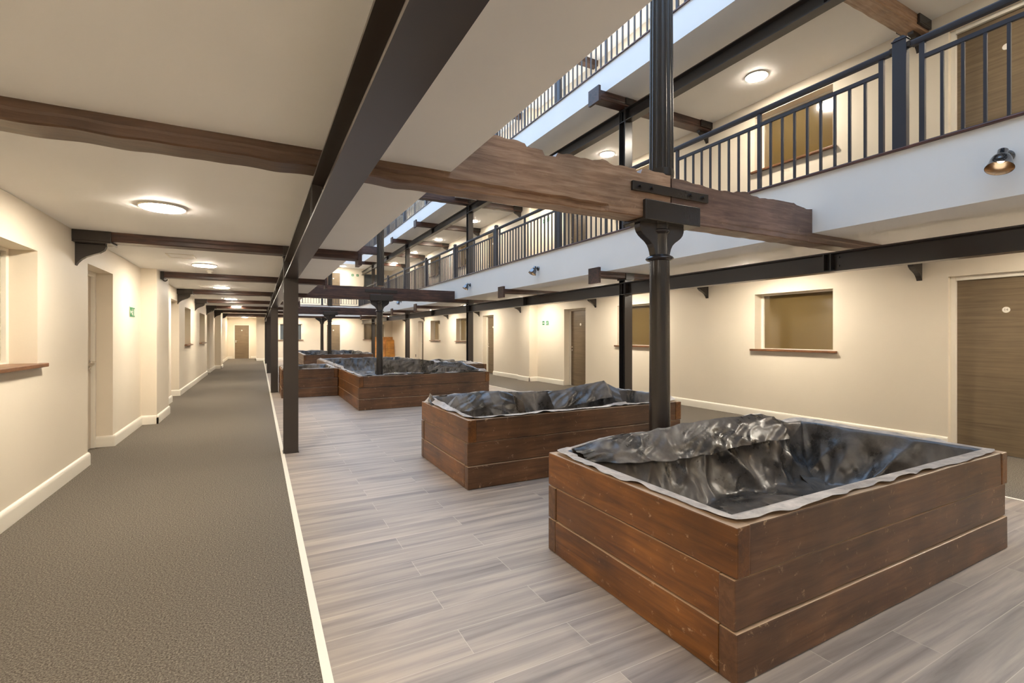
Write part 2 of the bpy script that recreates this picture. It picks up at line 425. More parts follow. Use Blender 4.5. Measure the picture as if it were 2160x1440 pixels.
def add_window(loc, rz, wd, z0, z1, pane, sillm=None, sill_in=.2, over=.06, refl=True):
    """local: x 0..wd, pane at y=0, wall face at y=-sill_in"""
    wn[0] += 1
    r = sroot('window_%d' % wn[0], loc); r.rotation_euler = (0, 0, rz)
    fr = B(); a = .045
    for q in ((0, a, z0, z1), (wd - a, wd, z0, z1), (a, wd - a, z1 - a * .5, z1), (a, wd - a, z0, z0 + .012)): fr.box(q[0], q[1], -.03, .03, q[2], q[3])
    obj('window_frame', fr, M['trim'], r, bevel=.003)
    obj('window_pane', B().box(a, wd - a, 0, .012, z0 + .012, z1 - a * .5), pane, r)
    b = B(); b.box(0, wd, -sill_in, -.03, z0 - .03, z0 + .002); b.box(-over, wd + over, -sill_in - .055, -sill_in, z0 - .03, z0 + .002)
    obj('window_sill', b, sillm or M['sill'], r, bevel=.005)
    return r
# right side: facing -x  -> local -y must map to world -x : rotate by -90 deg (local x -> -y)
R_ = -PI / 2
for z in (0, ZF):
    for i, (a, c) in enumerate(Rdoors):
        add_door((XR + (.1 if i == 0 else .2), c, z), R_, c - a, DT, M['door'], '14' if (i == 0 and z == 0) else None, handle_left=i > 0)
    for a, c in Rwins: add_window((XR + .2, c, z), R_, c - a, WB, WT, M['pane'])
    for a, c in Rdoors2: add_door((XR2 + .2, c, z), R_, c - a, DT, M['door'])
    for a, c in Rwins2: add_window((XR2 + .2, c, z), R_, c - a, WB, WT, M['pane'])
    add_door((FD[0], YFAR + .03, z), 0, FD[1] - FD[0], 2.03, M['door'])
    add_window((FW2[0], YFAR + .15, z), 0, FW2[1] - FW2[0], 1.12, WT, M['paneb'] if z else M['pane'], sill_in=.15)
add_window((FW1[0], YFAR + .15, 0), 0, FW1[1] - FW1[0], 1.12, 2.0, M['paneb'], sill_in=.15)
add_door((-1.297, YREC + .03, 0), 0, .826, 2.01, M['door'])
L_ = PI / 2
for a, c in Ldoors: add_door((XL - .2, a, 0), L_, c - a, 2.13, M['whitedoor'], plate=False, handle_left=False)
for a, c in Lwins: add_window((XL - .2, a, 0), L_, c - a, WB, 2.06, M['panel'])

# ------------------------------------------------------------------ steel beams (I section, along y)
def i_poly(cx, z0, z1, fw=.14, ft=.014, wt=.012):
    return [(cx - fw / 2, z0), (cx + fw / 2, z0), (cx + fw / 2, z0 + ft), (cx + wt / 2, z0 + ft + .008), (cx + wt / 2, z1 - ft - .008), (cx + fw / 2, z1 - ft), (cx + fw / 2, z1), (cx - fw / 2, z1), (cx - fw / 2, z1 - ft), (cx - wt / 2, z1 - ft - .008), (cx - wt / 2, z0 + ft + .008), (cx - fw / 2, z0 + ft)]
def i_beam(cx, z0, z1, y0, y1, label, stiff):
    r = thing('steel_beam', label, 'beam', (cx, y0, z0))
    b = B(); b.prism(i_poly(0, 0, z1 - z0), 'y', 0, y1 - y0); obj('beam_section', b, M['steel'], r)
    for y in stiff:
        b = B()
        for dy in (-.035, .035): b.box(-.068, -.007, y - y0 + dy - .005, y - y0 + dy + .005, .014, z1 - z0 - .014); b.box(.007, .068, y - y0 + dy - .005, y - y0 + dy + .005, .014, z1 - z0 - .014)
        obj('stiffener_plate', b, M['steel'], r)
        b = B()
        for dz in (.06, .15):
            for sx in (-1, 1): b.cyl((sx * .006, y - y0 - .09, dz), (sx * .02, y - y0 - .09, dz), .011, 6)
        obj('bolt', b, M['steel'], r)
    return r
ZI0, ZI1 = 2.03, 2.235
XPL, XPR = .332, 5.43
i_beam(XPL, ZI0, ZI1, YB, YFAR, 'long dark steel beam above the posts beside the left carpet corridor', YK)
i_beam(XPR, ZI0 + .015, ZI1 + .015, YB, YFAR, 'long dark steel beam under the first gallery on the right', YK)
i_beam(XPR, ZI0 + DU, ZI1 + DU, YB, YFAR, 'long dark steel beam above the right first floor gallery', YK)

# ------------------------------------------------------------------ steel posts (H section)
def post_mesh(h):
    b = B(); w_ = .155; t_ = .012; hd = .15
    b.box(-w_ / 2, w_ / 2, -hd / 2, -hd / 2 + t_, 0, h); b.box(-w_ / 2, w_ / 2, hd / 2 - t_, hd / 2, 0, h); b.box(-.005, .005, -hd / 2 + t_, hd / 2 - t_, 0, h)
    return b
def post(x, y, z, label, h):
    r = thing('steel_post', label, 'post', (x, y, z))
    obj('post_section', post_mesh(h), M['steel'], r)
    # shoe that wraps the timber beam at the head
    b = B(); b.box(-.085, .085, -.112, -.098, h, h + .095); b.box(-.085, .085, .098, .112, h, h + .095); b.box(-.085, .085, -.112, .112, h - .012, h)
    obj('beam_shoe', b, M['steel'], r)
    obj('base_plate', B().box(-.085, .085, -.085, .085, 0, .008), M['steel'], r)
    return r
for n, k in enumerate((1, 3, 5, 7)):
    post(XPL, YK[k], 0, '%s dark steel post along the edge of the left carpet corridor' % ORD[n], 2.30)
    post(XPR, YK[k], 0, '%s dark steel post on the right of the planters at ground level' % ORD[n], 2.30)
    post(XPR, YK[k], ZF, '%s dark steel post standing behind the right gallery railing' % ORD[n], 2.205)

# ------------------------------------------------------------------ timber beams
def timber(label, x0, x1, yc, z0, zt, z_in, cut, mat, seed, hw=.1, cham=.012, jag=.0, group=None, rebate=None):
    """beam along x; z_in: top where it runs under a slab; cut: list of (xa, xb) ranges that rise to zt"""
    dx = (.018 if rebate else .04) if jag else .25
    xs = [x0]; 
    while xs[-1] + dx < x1: xs.append(xs[-1] + dx)
    xs.append(x1)
    for a, c in cut: xs += [a, a + .001, c - .001, c]
    xs = sorted({round(q, 4) for q in xs if x0 <= q <= x1})
    bm = bmesh.new(); rings = []
    for x in xs:
        up = any(a < x < c for a, c in cut)
        top = zt if up else z_in
        if up and jag:
            st = noise.noise(Vector((math.floor(x * 3.1 + seed) * 3.7, seed, 0))) ; top += jag * (.8 * st + .5 * noise.noise(Vector((math.floor(x * 7.3) * 2.9, seed, 1))) + .5 * noise.noise(Vector((x * 9, seed, 2))))
            if rebate and (1.76 < x < 1.87 or 2.6 < x < 2.66 or 1.15 < x < 1.2): top -= .035
        wob = .006 * noise.noise(Vector((x * 2.3, seed, 5))) if jag else 0
        wb = .008 * noise.noise(Vector((x * 6, seed, 9))) if jag else 0
        zb = z0 + wb
        nd = .004 if not rebate or not rebate[0] < x < rebate[1] else .032 * min(1, (rebate[1] - x) / .06)
        ring = [(-hw + wob, zb + .058), (-hw + nd + wob, zb + .045), (-hw + nd + wob, zb + .008), (-hw + nd + .01 + wob, zb), (hw - cham, zb), (hw, zb + cham), (hw, top), (-hw + wob, top)]
        rings.append([bm.verts.new((x - x0, p[0], p[1] - z0)) for p in ring])
    for a, c in zip(rings, rings[1:]):
        for i in range(8): bm.faces.new((a[i], a[(i + 1) % 8], c[(i + 1) % 8], c[i]))
    bm.faces.new(rings[0]); bm.faces.new(rings[-1][::-1])
    o = obj('timber_beam', bm, mat)
    return tag_root(o, label, (x0, yc, z0), group)
def tag_root(o, label, loc, group=None):
    o.location = loc; return tag(o, label, 'beam', group)
ZB, ZTOP = 2.305, 2.635
def cap(parent, x, x1, z0, z1, hw=.115):
    obj('end_cap', B().box(x, x1, -hw, hw, z0, z1), M['beam'], parent)
cols = {0: 2.95, 3: 2.84, 6: 2.81}
names0 = {0: 'nearest', 3: 'second', 6: 'third'}
for k, y in enumerate(YK):
    if k in cols:
        xc = cols[k]
        m = M['beam0'] if k == 0 else M['beam']
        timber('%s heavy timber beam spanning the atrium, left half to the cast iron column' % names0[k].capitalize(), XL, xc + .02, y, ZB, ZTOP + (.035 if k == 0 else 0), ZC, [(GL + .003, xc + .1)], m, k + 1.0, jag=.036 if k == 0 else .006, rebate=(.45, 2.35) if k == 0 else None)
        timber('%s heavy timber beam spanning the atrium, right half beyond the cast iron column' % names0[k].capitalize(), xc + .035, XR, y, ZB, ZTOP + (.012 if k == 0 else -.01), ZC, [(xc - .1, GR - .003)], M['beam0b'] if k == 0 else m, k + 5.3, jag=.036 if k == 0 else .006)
    else:
        o = timber('dark cut-off timber beam under the left gallery, %s from the camera' % ORD[k], XL, GL + .03, y, ZB, ZC, ZC, [], M['beam'], k + 1.0)
        cap(o, GL + .012 - XL, GL + .055 - XL, -.07, .14)
        o = timber('dark cut-off timber beam under the right gallery, %s from the camera' % ORD[k], 4.79, XR, y, ZB, ZC, ZC, [], M['beam'], k + 2.0)
        cap(o, -.03, .012, -.1, .15, .135)
    # level one
    if k in cols:
        xc = cols[k]
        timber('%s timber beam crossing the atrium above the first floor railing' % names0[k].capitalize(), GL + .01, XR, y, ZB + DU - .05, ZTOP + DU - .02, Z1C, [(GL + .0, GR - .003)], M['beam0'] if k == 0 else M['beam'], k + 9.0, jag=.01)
    else:
        o = timber('dark timber beam above the right first floor gallery, %s from the camera' % ORD[k], 4.79, XR, y, ZB + DU - .05, Z1C, Z1C, [], M['beam'], k + 3.0)
        cap(o, -.03, .012, -.05, .2, .135)
    timber('dark timber beam below the roof on the right, %s from the camera' % ORD[k], GR + .05, XR, y, Z2C - .14, Z2C, Z2C, [], M['beam'], k + 13.0)
timber('dark timber beam along the front of the far gallery', XL, XR2, 27.7, ZB, ZC, ZC, [], M['beam'], 31)

# ------------------------------------------------------------------ cast iron corbels
def corbel(x, y, z, s, label, ogee=True):
    r = thing('iron_corbel', label, 'corbel', (x, y, z))
    if ogee:
        b = B(); b.box(0 if s > 0 else -.3, .3 if s > 0 else 0, -.125, -.1, -.1, 0); b.box(0 if s > 0 else -.3, .3 if s > 0 else 0, .1, .125, -.1, 0); b.box(0 if s > 0 else -.3, .3 if s > 0 else 0, -.125, .125, -.118, -.1)
        obj('beam_shoe', b, M['iron'], r, bevel=.004)
        pr = [(0, -.118), (.235, -.118), (.24, -.14), (.225, -.175), (.185, -.205), (.13, -.228), (.08, -.252), (.045, -.28), (.02, -.31), (.004, -.34), (0, -.34)]
        b = B(); b.prism([(s * p, q) for p, q in pr], 'y', -.03, .03); obj('ogee_bracket', b, M['iron'], r, bevel=.004)
    else:
        obj('beam_shoe', B().box(0, .05, -.12, .12, -.125, 0), M['iron'], r)
        b = B(); 
        for i in range(6):
            a0, a1 = PI * i / 6, PI * (i + 1) / 6
            b.cyl((.03 + .03 * (1 - math.cos(a0)), -.09, -.125 - .03 * math.sin(a0)), (.03 + .03 * (1 - math.cos(a1)), -.09, -.125 - .03 * math.sin(a1)), .008, 8)
        obj('hook', b, M['iron'], r)
    return r
for k, y in enumerate(YK):
    if k == 2: corbel(-1.40, y, ZC, 1, 'small hooked iron shoe on the near pier of the left wall', False)
    else: corbel(-1.38 if k == 6 and 23.03 < y < 24.1 else XL, y, ZC, 1, 'black cast iron corbel on the left corridor wall, %s from the camera' % ORD[k])
    xr = XR if y < 12.4 else (7.12 if y < 13.05 else XR2)
    corbel(xr, y, ZC, -1, 'black cast iron corbel on the right ground floor wall, %s from the camera' % ORD[k])
    corbel(xr, y, Z1C, -1, 'black cast iron corbel high on the right first floor wall, %s from the camera' % ORD[k])

# ------------------------------------------------------------------ cast iron columns
def column(x, y, label, label2):
    r = thing('iron_column', label, 'column', (x, y, 0))
    R0, R1 = .088, .08
    fl = lambda a: 1 - .012 * (1 - abs(math.cos(a * 4)))
    b = B(); b.lathe([(R0, 0), (R1, 1.985)], seg=48, rfun=fl); obj('shaft', b, M['iron'], r, smooth='auto')
    b = B(); b.lathe([(R1, 0), (.105, .008), (.115, .02), (.105, .034), (.088, .042), (.078, .05)], c=(0, 0, 1.985), seg=40); obj('collar', b, M['iron'], r, smooth='auto')
    b = B(); b.lathe([(.066, 2.03), (.066, 2.2), (.07, 2.21), (.085, 2.222), (.085, 2.235), (.075, 2.245), (.075, 2.30)], seg=8 * 4, rfun=lambda a: 1); obj('neck', b, M['iron'], r, smooth='auto')
    pr = [(.05, 2.03), (.08, 2.03), (.088, 2.06), (.098, 2.09), (.115, 2.118), (.142, 2.143), (.178, 2.165), (.208, 2.186), (.232, 2.212), (.244, 2.242), (.246, 2.27), (.24, 2.288), (.27, 2.29), (.27, 2.305), (.05, 2.305)]
    for s in (-1, 1):
        b = B(); b.prism([(s * p, q) for p, q in pr], 'y', -.035, .035); obj('wing_bracket', b, M['iron'], r, bevel=.005)
    # saddle cradling the joint of the timbers
    b = B(); b.box(-.28, .33, -.135, -.1, 2.292, 2.44); b.box(-.28, .33, .1, .135, 2.292, 2.44); b.box(-.28, .33, -.135, .135, 2.28, 2.304); obj('saddle', b, M['iron'], r, bevel=.006)
    b = B(); b.box(-.4, .44, -.124, -.1, 2.495, 2.568); b2 = obj('strap', b, M['iron'], r, bevel=.003)
    for bx in (-.33, -.21, .22, .37):
        b = B(); b.cyl((bx, -.145, 2.532), (bx, -.12, 2.532), .014, 6); b.cyl((bx, -.126, 2.532), (bx, -.12, 2.532), .02, 16); obj('bolt', b, M['iron'], b2)
    # upper fluted column
    u = thing('fluted_column', label2, 'column', (x + .02, y, 2.68))
    fl2 = lambda a: 1 - .075 * abs(math.sin(a * 8)) ** .7
    b = B(); b.lathe([(.1, 0), (.102, .03), (.1, .06)], seg=96)
    obj('base', b, M['iron'], u, smooth='auto')
    b = B(); b.lathe([(.099, .05), (.085, 2.47)], seg=128, rfun=fl2); obj('fluted_shaft', b, M['iron'], u, smooth='auto')
column(cols[0], YK[0], 'nearest black cast iron column behind the nearest planter', 'fluted black column rising from the nearest atrium beam')
column(cols[3], YK[3], 'black cast iron column standing inside the long middle planter', 'fluted black column rising from the second atrium beam')
column(cols[6], YK[6], 'slim black cast iron column standing in the farthest planter', 'fluted black column rising from the third atrium beam')
r = thing('iron_column', 'farthest black cast iron column under the far gallery', 'column', (3.02, 27.7, 0))
obj('shaft', B().lathe([(.088, 0), (.08, 1.985)], seg=32), M['iron'], r, smooth='auto')
obj('collar', B().lathe([(.08, 1.985), (.11, 2.0), (.11, 2.02), (.08, 2.035), (.066, 2.04), (.066, 2.3)], seg=32), M['iron'], r, smooth='auto')
pr = [(.05, 2.03), (.075, 2.03), (.1, 2.115), (.185, 2.19), (.245, 2.245), (.27, 2.305), (.05, 2.305)]
for s in (-1, 1):
    obj('wing_bracket', B().prism([(s * p * 1.3, q) for p, q in pr], 'y', -.035, .035), M['iron'], r)

# ------------------------------------------------------------------ railings
PITCH = 2.68
Y0N = 2.106
def rail_panel(L, nb, label, loc, rz=0, bottom_rail=.012):
    """local: runs along +y from 0 to L, feet at z=0 (gallery floor)"""
    r = thing('railing_panel', label, 'railing', loc, None, rz)
    g = .0765
    prof = [(-.022, .862), (.022, .862), (.028, .875), (.028, .9), (.016, .914), (-.016, .914), (-.028, .9), (-.028, .875)]
    b = B(); b.prism(prof, 'y', g, L - g); obj('handrail', b, M['rail'], r, smooth='auto')
    e = .15
    b = B(); b.box(-.014, .014, e, L - e, .72, .754); obj('top_rail', b, M['rail'], r)
    b = B(); b.box(-.02, .02, e, L - e, bottom_rail, bottom_rail + .012); obj('bottom_rail', b, M['rail'], r)
    for yy in (e, L / 2, L - e):
        obj('stile', B().box(-.016, .016, yy - .019, yy + .019, bottom_rail, .864), M['rail'], r)
    me = None
    n2 = nb
    for h0, h1 in ((e, L / 2), (L / 2, L - e)):
        for i in range(1, n2 + 1):
            yy = h0 + (h1 - h0) * i / (n2 + 1)
            if me is None:
                o = obj('baluster', B().box(-.0105, .0105, -.0105, .0105, bottom_rail + .012, .722), M['rail'], r); me = o.data
            else:
                o = bpy.data.objects.new('baluster', me); C.objects.link(o); o.parent = r
            o.location = (0, yy, 0)
    return r
def newel(loc, label, rz=0):
    r = thing('newel_post', label, 'post', loc, None, rz)
    b = B(); b.box(-.03, .03, -.052, .052, .012, .945); obj('newel_shaft', b, M['rail'], r, bevel=.003)
    b = B(); b.box(-.036, .036, -.058, .058, .945, .955); b.prism([(-.052, .955), (.052, .955), (.03, .978), (-.03, .978)], 'x', -.03, .03); obj('newel_cap', b, M['rail'], r, bevel=.002)
    b = B(); b.box(-.02, .026, -.076, .076, .866, .91); obj('rail_bracket', b, M['steel'], r)
    return r
XRAIL = GR + .03
NP = 10
first = None
for lvl, (z, word) in enumerate(((ZF, 'first floor'), (Z2F, 'top floor'))):
    for i in range(-1, NP):
        ya = Y0N + PITCH * i
        L = min(PITCH, YG - ya)
        if L < .5: continue
        lab = 'slate grey railing panel of the right %s gallery, %s from the camera' % (word, ORD[i + 1])
        if L < PITCH - .01: rail_panel(L, 4, lab, (XRAIL, ya, z))
        elif first is None: first = rail_panel(L, 8, lab, (XRAIL, ya, z))
        else: dup(first, (XRAIL, ya, z), lab)
    nfirst = None
    for i in range(-1, NP + 1):
        y = Y0N + PITCH * i
        if y > YG - .1: break
        if i < 0: continue
        lab = 'slate grey newel post of the right %s railing, %s from the camera' % (word, ORD[i])
        if nfirst is None: nfirst = newel((XRAIL - .015, y, z), lab)
        else: dup(nfirst, (XRAIL - .015, y, z), lab)
ra = -PI / 2   # local +y -> world +x
for i, (xa, xb) in enumerate(((GL, 3.0), (3.0, GR))):
    rail_panel(xb - xa, 5, 'dark railing panel on the far gallery, %s half' % ('left', 'right')[i], (xa, YG + .03, ZF), ra, .09)
newel((3.0, YG + .02, ZF), 'dark newel post in the middle of the far gallery railing', ra)
newel((GR + .01, YG + .02, ZF), 'dark newel post at the corner of the far and right galleries', ra)

# ------------------------------------------------------------------ ceiling lamps
def lamp(x, y, z, label, group=None):
    r = thing('ceiling_light', label, 'ceiling light', (x, y, z), group)
    b = B(); b.lathe([(.155, 0), (.16, -.004), (.16, -.012), (.155, -.016), (.148, -.016), (.148, 0)], seg=40, cap=False); obj('lamp_ring', b, M['plastic'], r, smooth='auto')
    b = B(); b.lathe([(.147, -.004), (.147, -.018), (.142, -.0225), (.0, -.024)], seg=40); obj('diffuser', b, M['led'], r, smooth='auto')
    return r
l0 = lamp(-.68, 4.69, ZC, 'large round warm ceiling light, nearest in the left corridor')
for i, y in enumerate((8.28, 11.9, 15.6, 19.4, 23.0, 26.9, 30.9)):
    dup(l0, (-.7, y, ZC), 'round warm ceiling light in the left corridor, %s from the camera' % ORD[i + 1])
YLR = (1.1, 4.67, 8.18, 11.7, 15.12, 18.73, 22.19, 25.9)
for i, y in enumerate(YLR):
    dup(l0, (6.5 if y < 12 else 6.3, y, ZC), 'round ceiling light above the right ground floor corridor, %s from the camera' % ORD[i])
    dup(l0, (6.65 if y < 12 else 6.5, y, Z1C), 'round warm ceiling light above the right first floor gallery, %s from the camera' % ORD[i])
    dup(l0, (6.3, y, Z2C), 'added unseen round ceiling light above the right top floor gallery, %s from the camera' % ORD[i])  # lamps added out of sight to light the top floor wall warmly
for x in (1.6, 4.2):
    dup(l0, (x, 28.4, ZC), 'round ceiling light under the far gallery on the %s' % ('left' if x < 3 else 'right'))
    dup(l0, (x, 28.4, Z1C), 'round ceiling light above the far gallery on the %s' % ('left' if x < 3 else 'right'))
dup(l0, (-.7, 1.0, ZC), 'round ceiling light in the left corridor beside the camera')
dup(l0, (-.7, -1.8, ZC), 'round ceiling light in the left corridor behind the camera')
dup(l0, (6.5, -1.8, ZC), 'round ceiling light in the right corridor behind the camera')

# ------------------------------------------------------------------ wall spot lamps
def spot(x, y, z, s, label, tilt=.45):
    r = thing('wall_spotlight', label, 'wall light', (x, y, z))
    mt = Matrix.Rotation(-s * PI / 2, 4, 'Y')   # axis to -x for s>0
    b = B(); b.lathe([(.045, 0), (.045, .012), (.036, .024), (.018, .028)], mat=mt, seg=28); obj('back_plate', b, M['chromed'], r, smooth='auto')
    b = B(); b.cyl((-s * .02, 0, 0), (-s * .075, 0, -.002), .012); b.cyl((-s * .075, -.022, -.002), (-s * .075, .022, -.002), .017, 16); obj('arm', b, M['chromed'], r, smooth='auto')
    # bell shade pointing down and slightly out
    mt = Matrix.Translation((-s * .085, 0, .01)) @ Matrix.Rotation(s * tilt, 4, 'Y')
    pr = [(.0, .03), (.026, .03), (.03, .026), (.03, -.012), (.036, -.02), (.05, -.032), (.06, -.055), (.065, -.085), (.078, -.128), (.081, -.132)]
    b = B(); b.lathe(pr, mat=mt, seg=40, cap=False)
    o = obj('shade', b, M['chromed'], r, smooth=True)
    b = B(); b.lathe([(.079, -.131), (.072, -.12), (.061, -.085), (.056, -.055), (.046, -.036), (0, -.03)], mat=mt, seg=40, cap=False); obj('reflector', b, M['shade_in'], r, smooth=True)
    b = B(); b.lathe([(0, -.078), (.018, -.074), (.025, -.06), (.02, -.045), (.01, -.036)], mat=mt, seg=20); obj('bulb', b, M['bulb'], r, smooth=True)
    return r
YS = (1.43, 4.85, 8.2, 11.68, 15.1, 18.6, 22.0, 25.3)
for i, y in enumerate(YS):
    spot(GR, y, 2.70, 1, 'chrome bell spotlight on the white fascia of the right gallery, %s from the camera' % ORD[i])
for i, y in enumerate((1.40, 4.5, 8.0)):
    spot(GL, y, 2.70, -1, 'chrome bell spotlight on the edge of the left gallery, %s from the camera' % ORD[i], .3)

# ------------------------------------------------------------------ small fittings
r = thing('smoke_detector', 'white smoke detector on the left corridor ceiling', 'smoke detector', (-.69, 9.0, ZC))
obj('detector_body', B().lathe([(.055, 0), (.055, -.012), (.045, -.022), (.03, -.028), (.028, -.045), (0, -.05)][::-1], seg=28), M['plastic'], r, smooth='auto')
for i, (x0, x1, y0, y1) in enumerate(((-1.04, -.74, 7.33, 7.68), (-1.1, -.82, 11.72, 12.05))):
    r = thing('access_panel', 'white square ceiling access hatch, %s of the two' % ('nearer', 'farther')[i], 'access panel', ((x0 + x1) / 2, (y0 + y1) / 2, ZC))
    hx, hy = (x1 - x0) / 2, (y1 - y0) / 2
    b = B()
    for q in ((-hx, hx, -hy, -hy + .02), (-hx, hx, hy - .02, hy), (-hx, -hx + .02, -hy + .02, hy - .02), (hx - .02, hx, -hy + .02, hy - .02)): b.box(q[0], q[1], q[2], q[3], -.006, 0)
    obj('hatch_frame', b, M['plastic'], r); obj('hatch_lid', B().box(-hx + .023, hx - .023, -hy + .023, hy - .023, -.004, 0), M['ceil'], r)

def exit_sign(loc, rz, label, W=.34, H=.14, split=True):
    """local x right, z up, faces -y"""
    r = thing('exit_sign', label, 'sign', loc, None, rz)
    obj('sign_board', B().box(-W / 2, W / 2, -.006, 0, -H / 2, H / 2), M['plastic'], r)
    g = .006; s = H - 2 * g
    cells = [(-W / 2 + g, -W / 2 + g + s), (W / 2 - g - s, W / 2 - g)] if split else [(-W / 2 + g, W / 2 - g)]
    for a, c in cells: obj('green_panel', B().box(a, c, -.008, -.006, -H / 2 + g, H / 2 - g), M['green'], r)
    # arrow
    ax = (cells[0][0] + cells[0][1]) / 2 if split else -W * .3
    q = s * .32
    b = B(); b.prism([(ax - q, 0), (ax - q * .1, q * .8), (ax - q * .1, q * .25), (ax + q, q * .25), (ax + q, -q * .25), (ax - q * .1, -q * .25), (ax - q * .1, -q * .8)], 'y', -.0095, -.008)
    obj('arrow', b, M['plastic'], r)
    # running man and doorway
    mx = (cells[-1][0] + cells[-1][1]) / 2 if split else W * .02
    b = B(); k = s / 2
    b.lathe([(k * .16, 0), (k * .16, .0015)], c=(mx + k * .05, -.008, k * .6), mat=Matrix.Rotation(PI / 2, 4, 'X'), seg=12)
    for p0, p1, wd in (((.0, .4), (-.1, -.1), .14), ((-.1, -.1), (.2, -.35), .1), ((.2, -.35), (.05, -.75), .1), ((-.1, -.1), (-.35, -.4), .1), ((-.35, -.4), (-.7, -.45), .1), ((0, .35), (.4, .1), .08), ((0, .35), (-.35, .1), .08)):
        d = Vector((p1[0] - p0[0], p1[1] - p0[1])); n_ = Vector((-d.y, d.x)).normalized() * wd
        b.prism([(mx + (p0[0] + n_.x) * k, (p0[1] + n_.y) * k), (mx + (p0[0] - n_.x) * k, (p0[1] - n_.y) * k), (mx + (p1[0] - n_.x) * k, (p1[1] - n_.y) * k), (mx + (p1[0] + n_.x) * k, (p1[1] + n_.y) * k)], 'y', -.0095, -.008)
    obj('running_figure', b, M['plastic'], r)
    if not split:
        b = B(); b.box(W * .3, W * .42, -.0095, -.008, -k * .7, k * .7); obj('doorway', b, M['plastic'], r)
    return r
exit_sign((XL + .001, 8.56, 1.70), L_, 'green emergency exit sign on the left corridor wall', .30, .145, False)
exit_sign((XR - .001, 11.9, 1.73), R_, 'green exit sign on the right wall at ground level', .34, .13)
exit_sign((XR - .001, 11.85, 1.73 + ZF), R_, 'green exit sign behind the right first floor railing', .34, .13)
exit_sign((5.0, YFAR - .001, 4.9), 0, 'green exit sign on the far wall of the first floor', .42, .14)
r = thing('socket_outlet', 'small dark wall socket low on the far right wall', 'socket', (XR2, 24.3, .32), None, R_)
obj('socket_plate', B().box(-.045, .045, -.01, 0, -.07, .07), M['black'], r, bevel=.003)

# plywood boards at the far end
r = thing('plywood_board', 'large orange plywood board leaning on the far wall', 'board', (5.95, 28.78, 0))
b = B(); b.box(0, 1.22, 0, .018, 0, 1.3); o = obj('board_sheet', b, M['ply'], r); o.rotation_euler = (-.2, 0, 0)
r = thing('plywood_board', 'smaller amber board leaning in front of the large plywood', 'board', (6.62, 28.5, 0))
b = B(); b.prism([(0, 0), (.55, 0), (.55, 1.12), (.12, 1.12), (.06, 1.0)], 'y', 0, .018); o = obj('board_sheet', b, M['ply2'], r); o.rotation_euler = (-.2, 0, 0)

# ------------------------------------------------------------------ planters
ZP = .622
def plank(root, x0, x1, y0, y1, z0, z1, along, seed):
    """one sleeper with slightly uneven edges"""
    rd = random.Random(seed)
    bm = bmesh.new()
    n = 14; rings = []
    Lx = (x1 - x0) if along == 'x' else (y1 - y0)
    for i in range(n + 1):
        u = i / n
        j = lambda q: .0035 * noise.noise(Vector((u * Lx * 2.5, seed * 1.3, q)))
        if along == 'x':
            x = x0 + u * (x1 - x0); ring = [(x, y0 + j(1), z0), (x, y1 + j(2), z0), (x, y1 + j(3), z1 + j(5)), (x, y0 + j(4), z1 + j(6))]
        else:
            y = y0 + u * (y1 - y0); ring = [(x0 + j(1), y, z0), (x1 + j(2), y, z0), (x1 + j(3), y, z1 + j(5)), (x0 + j(4), y, z1 + j(6))]
        rings.append([bm.verts.new(p) for p in ring])
    for a, c in zip(rings, rings[1:]):
        for i in range(4): bm.faces.new((a[i], a[(i + 1) % 4], c[(i + 1) % 4], c[i]))
    bm.faces.new(rings[0]); bm.faces.new(rings[-1])
    return obj('plank', bm, M['plank'] if along == 'x' else M['planky'], root, bevel=.006)
def planter(label, x0, x1, y0, y1, seed, sides='fblr', ww=.085, gaps=(.207, .414)):
    r = thing('timber_planter', label, 'planter', (x0, y0, 0))
    zs = [0, gaps[0], gaps[1], ZP]
    X, Y = x1 - x0, y1 - y0
    for c in range(3):
        z0, z1 = zs[c] + .003, zs[c + 1] - .003
        over = c != 2      # front and back run over the ends on the lower courses
        d = (0, .011, .005)[c]
        xf = (0, X) if over else (ww, X - ww)
        yf = (ww, Y - ww) if over else (0, Y)
        if 'f' in sides: plank(r, xf[0] + .001, xf[1] - .001, d + .001, ww, z0, z1, 'x', seed + c)
        if 'b' in sides: plank(r, xf[0] + .001, xf[1] - .001, Y - ww, Y - .004, z0, z1, 'x', seed + c + 3)
        if 'l' in sides: plank(r, .001 + d * .6, ww, yf[0] + .001, yf[1] - .001, z0, z1, 'y', seed + c + 6)
        if 'r' in sides: plank(r, X - ww, X - .002, yf[0] + .001, yf[1] - .001, z0, z1, 'y', seed + c + 9)
    return r

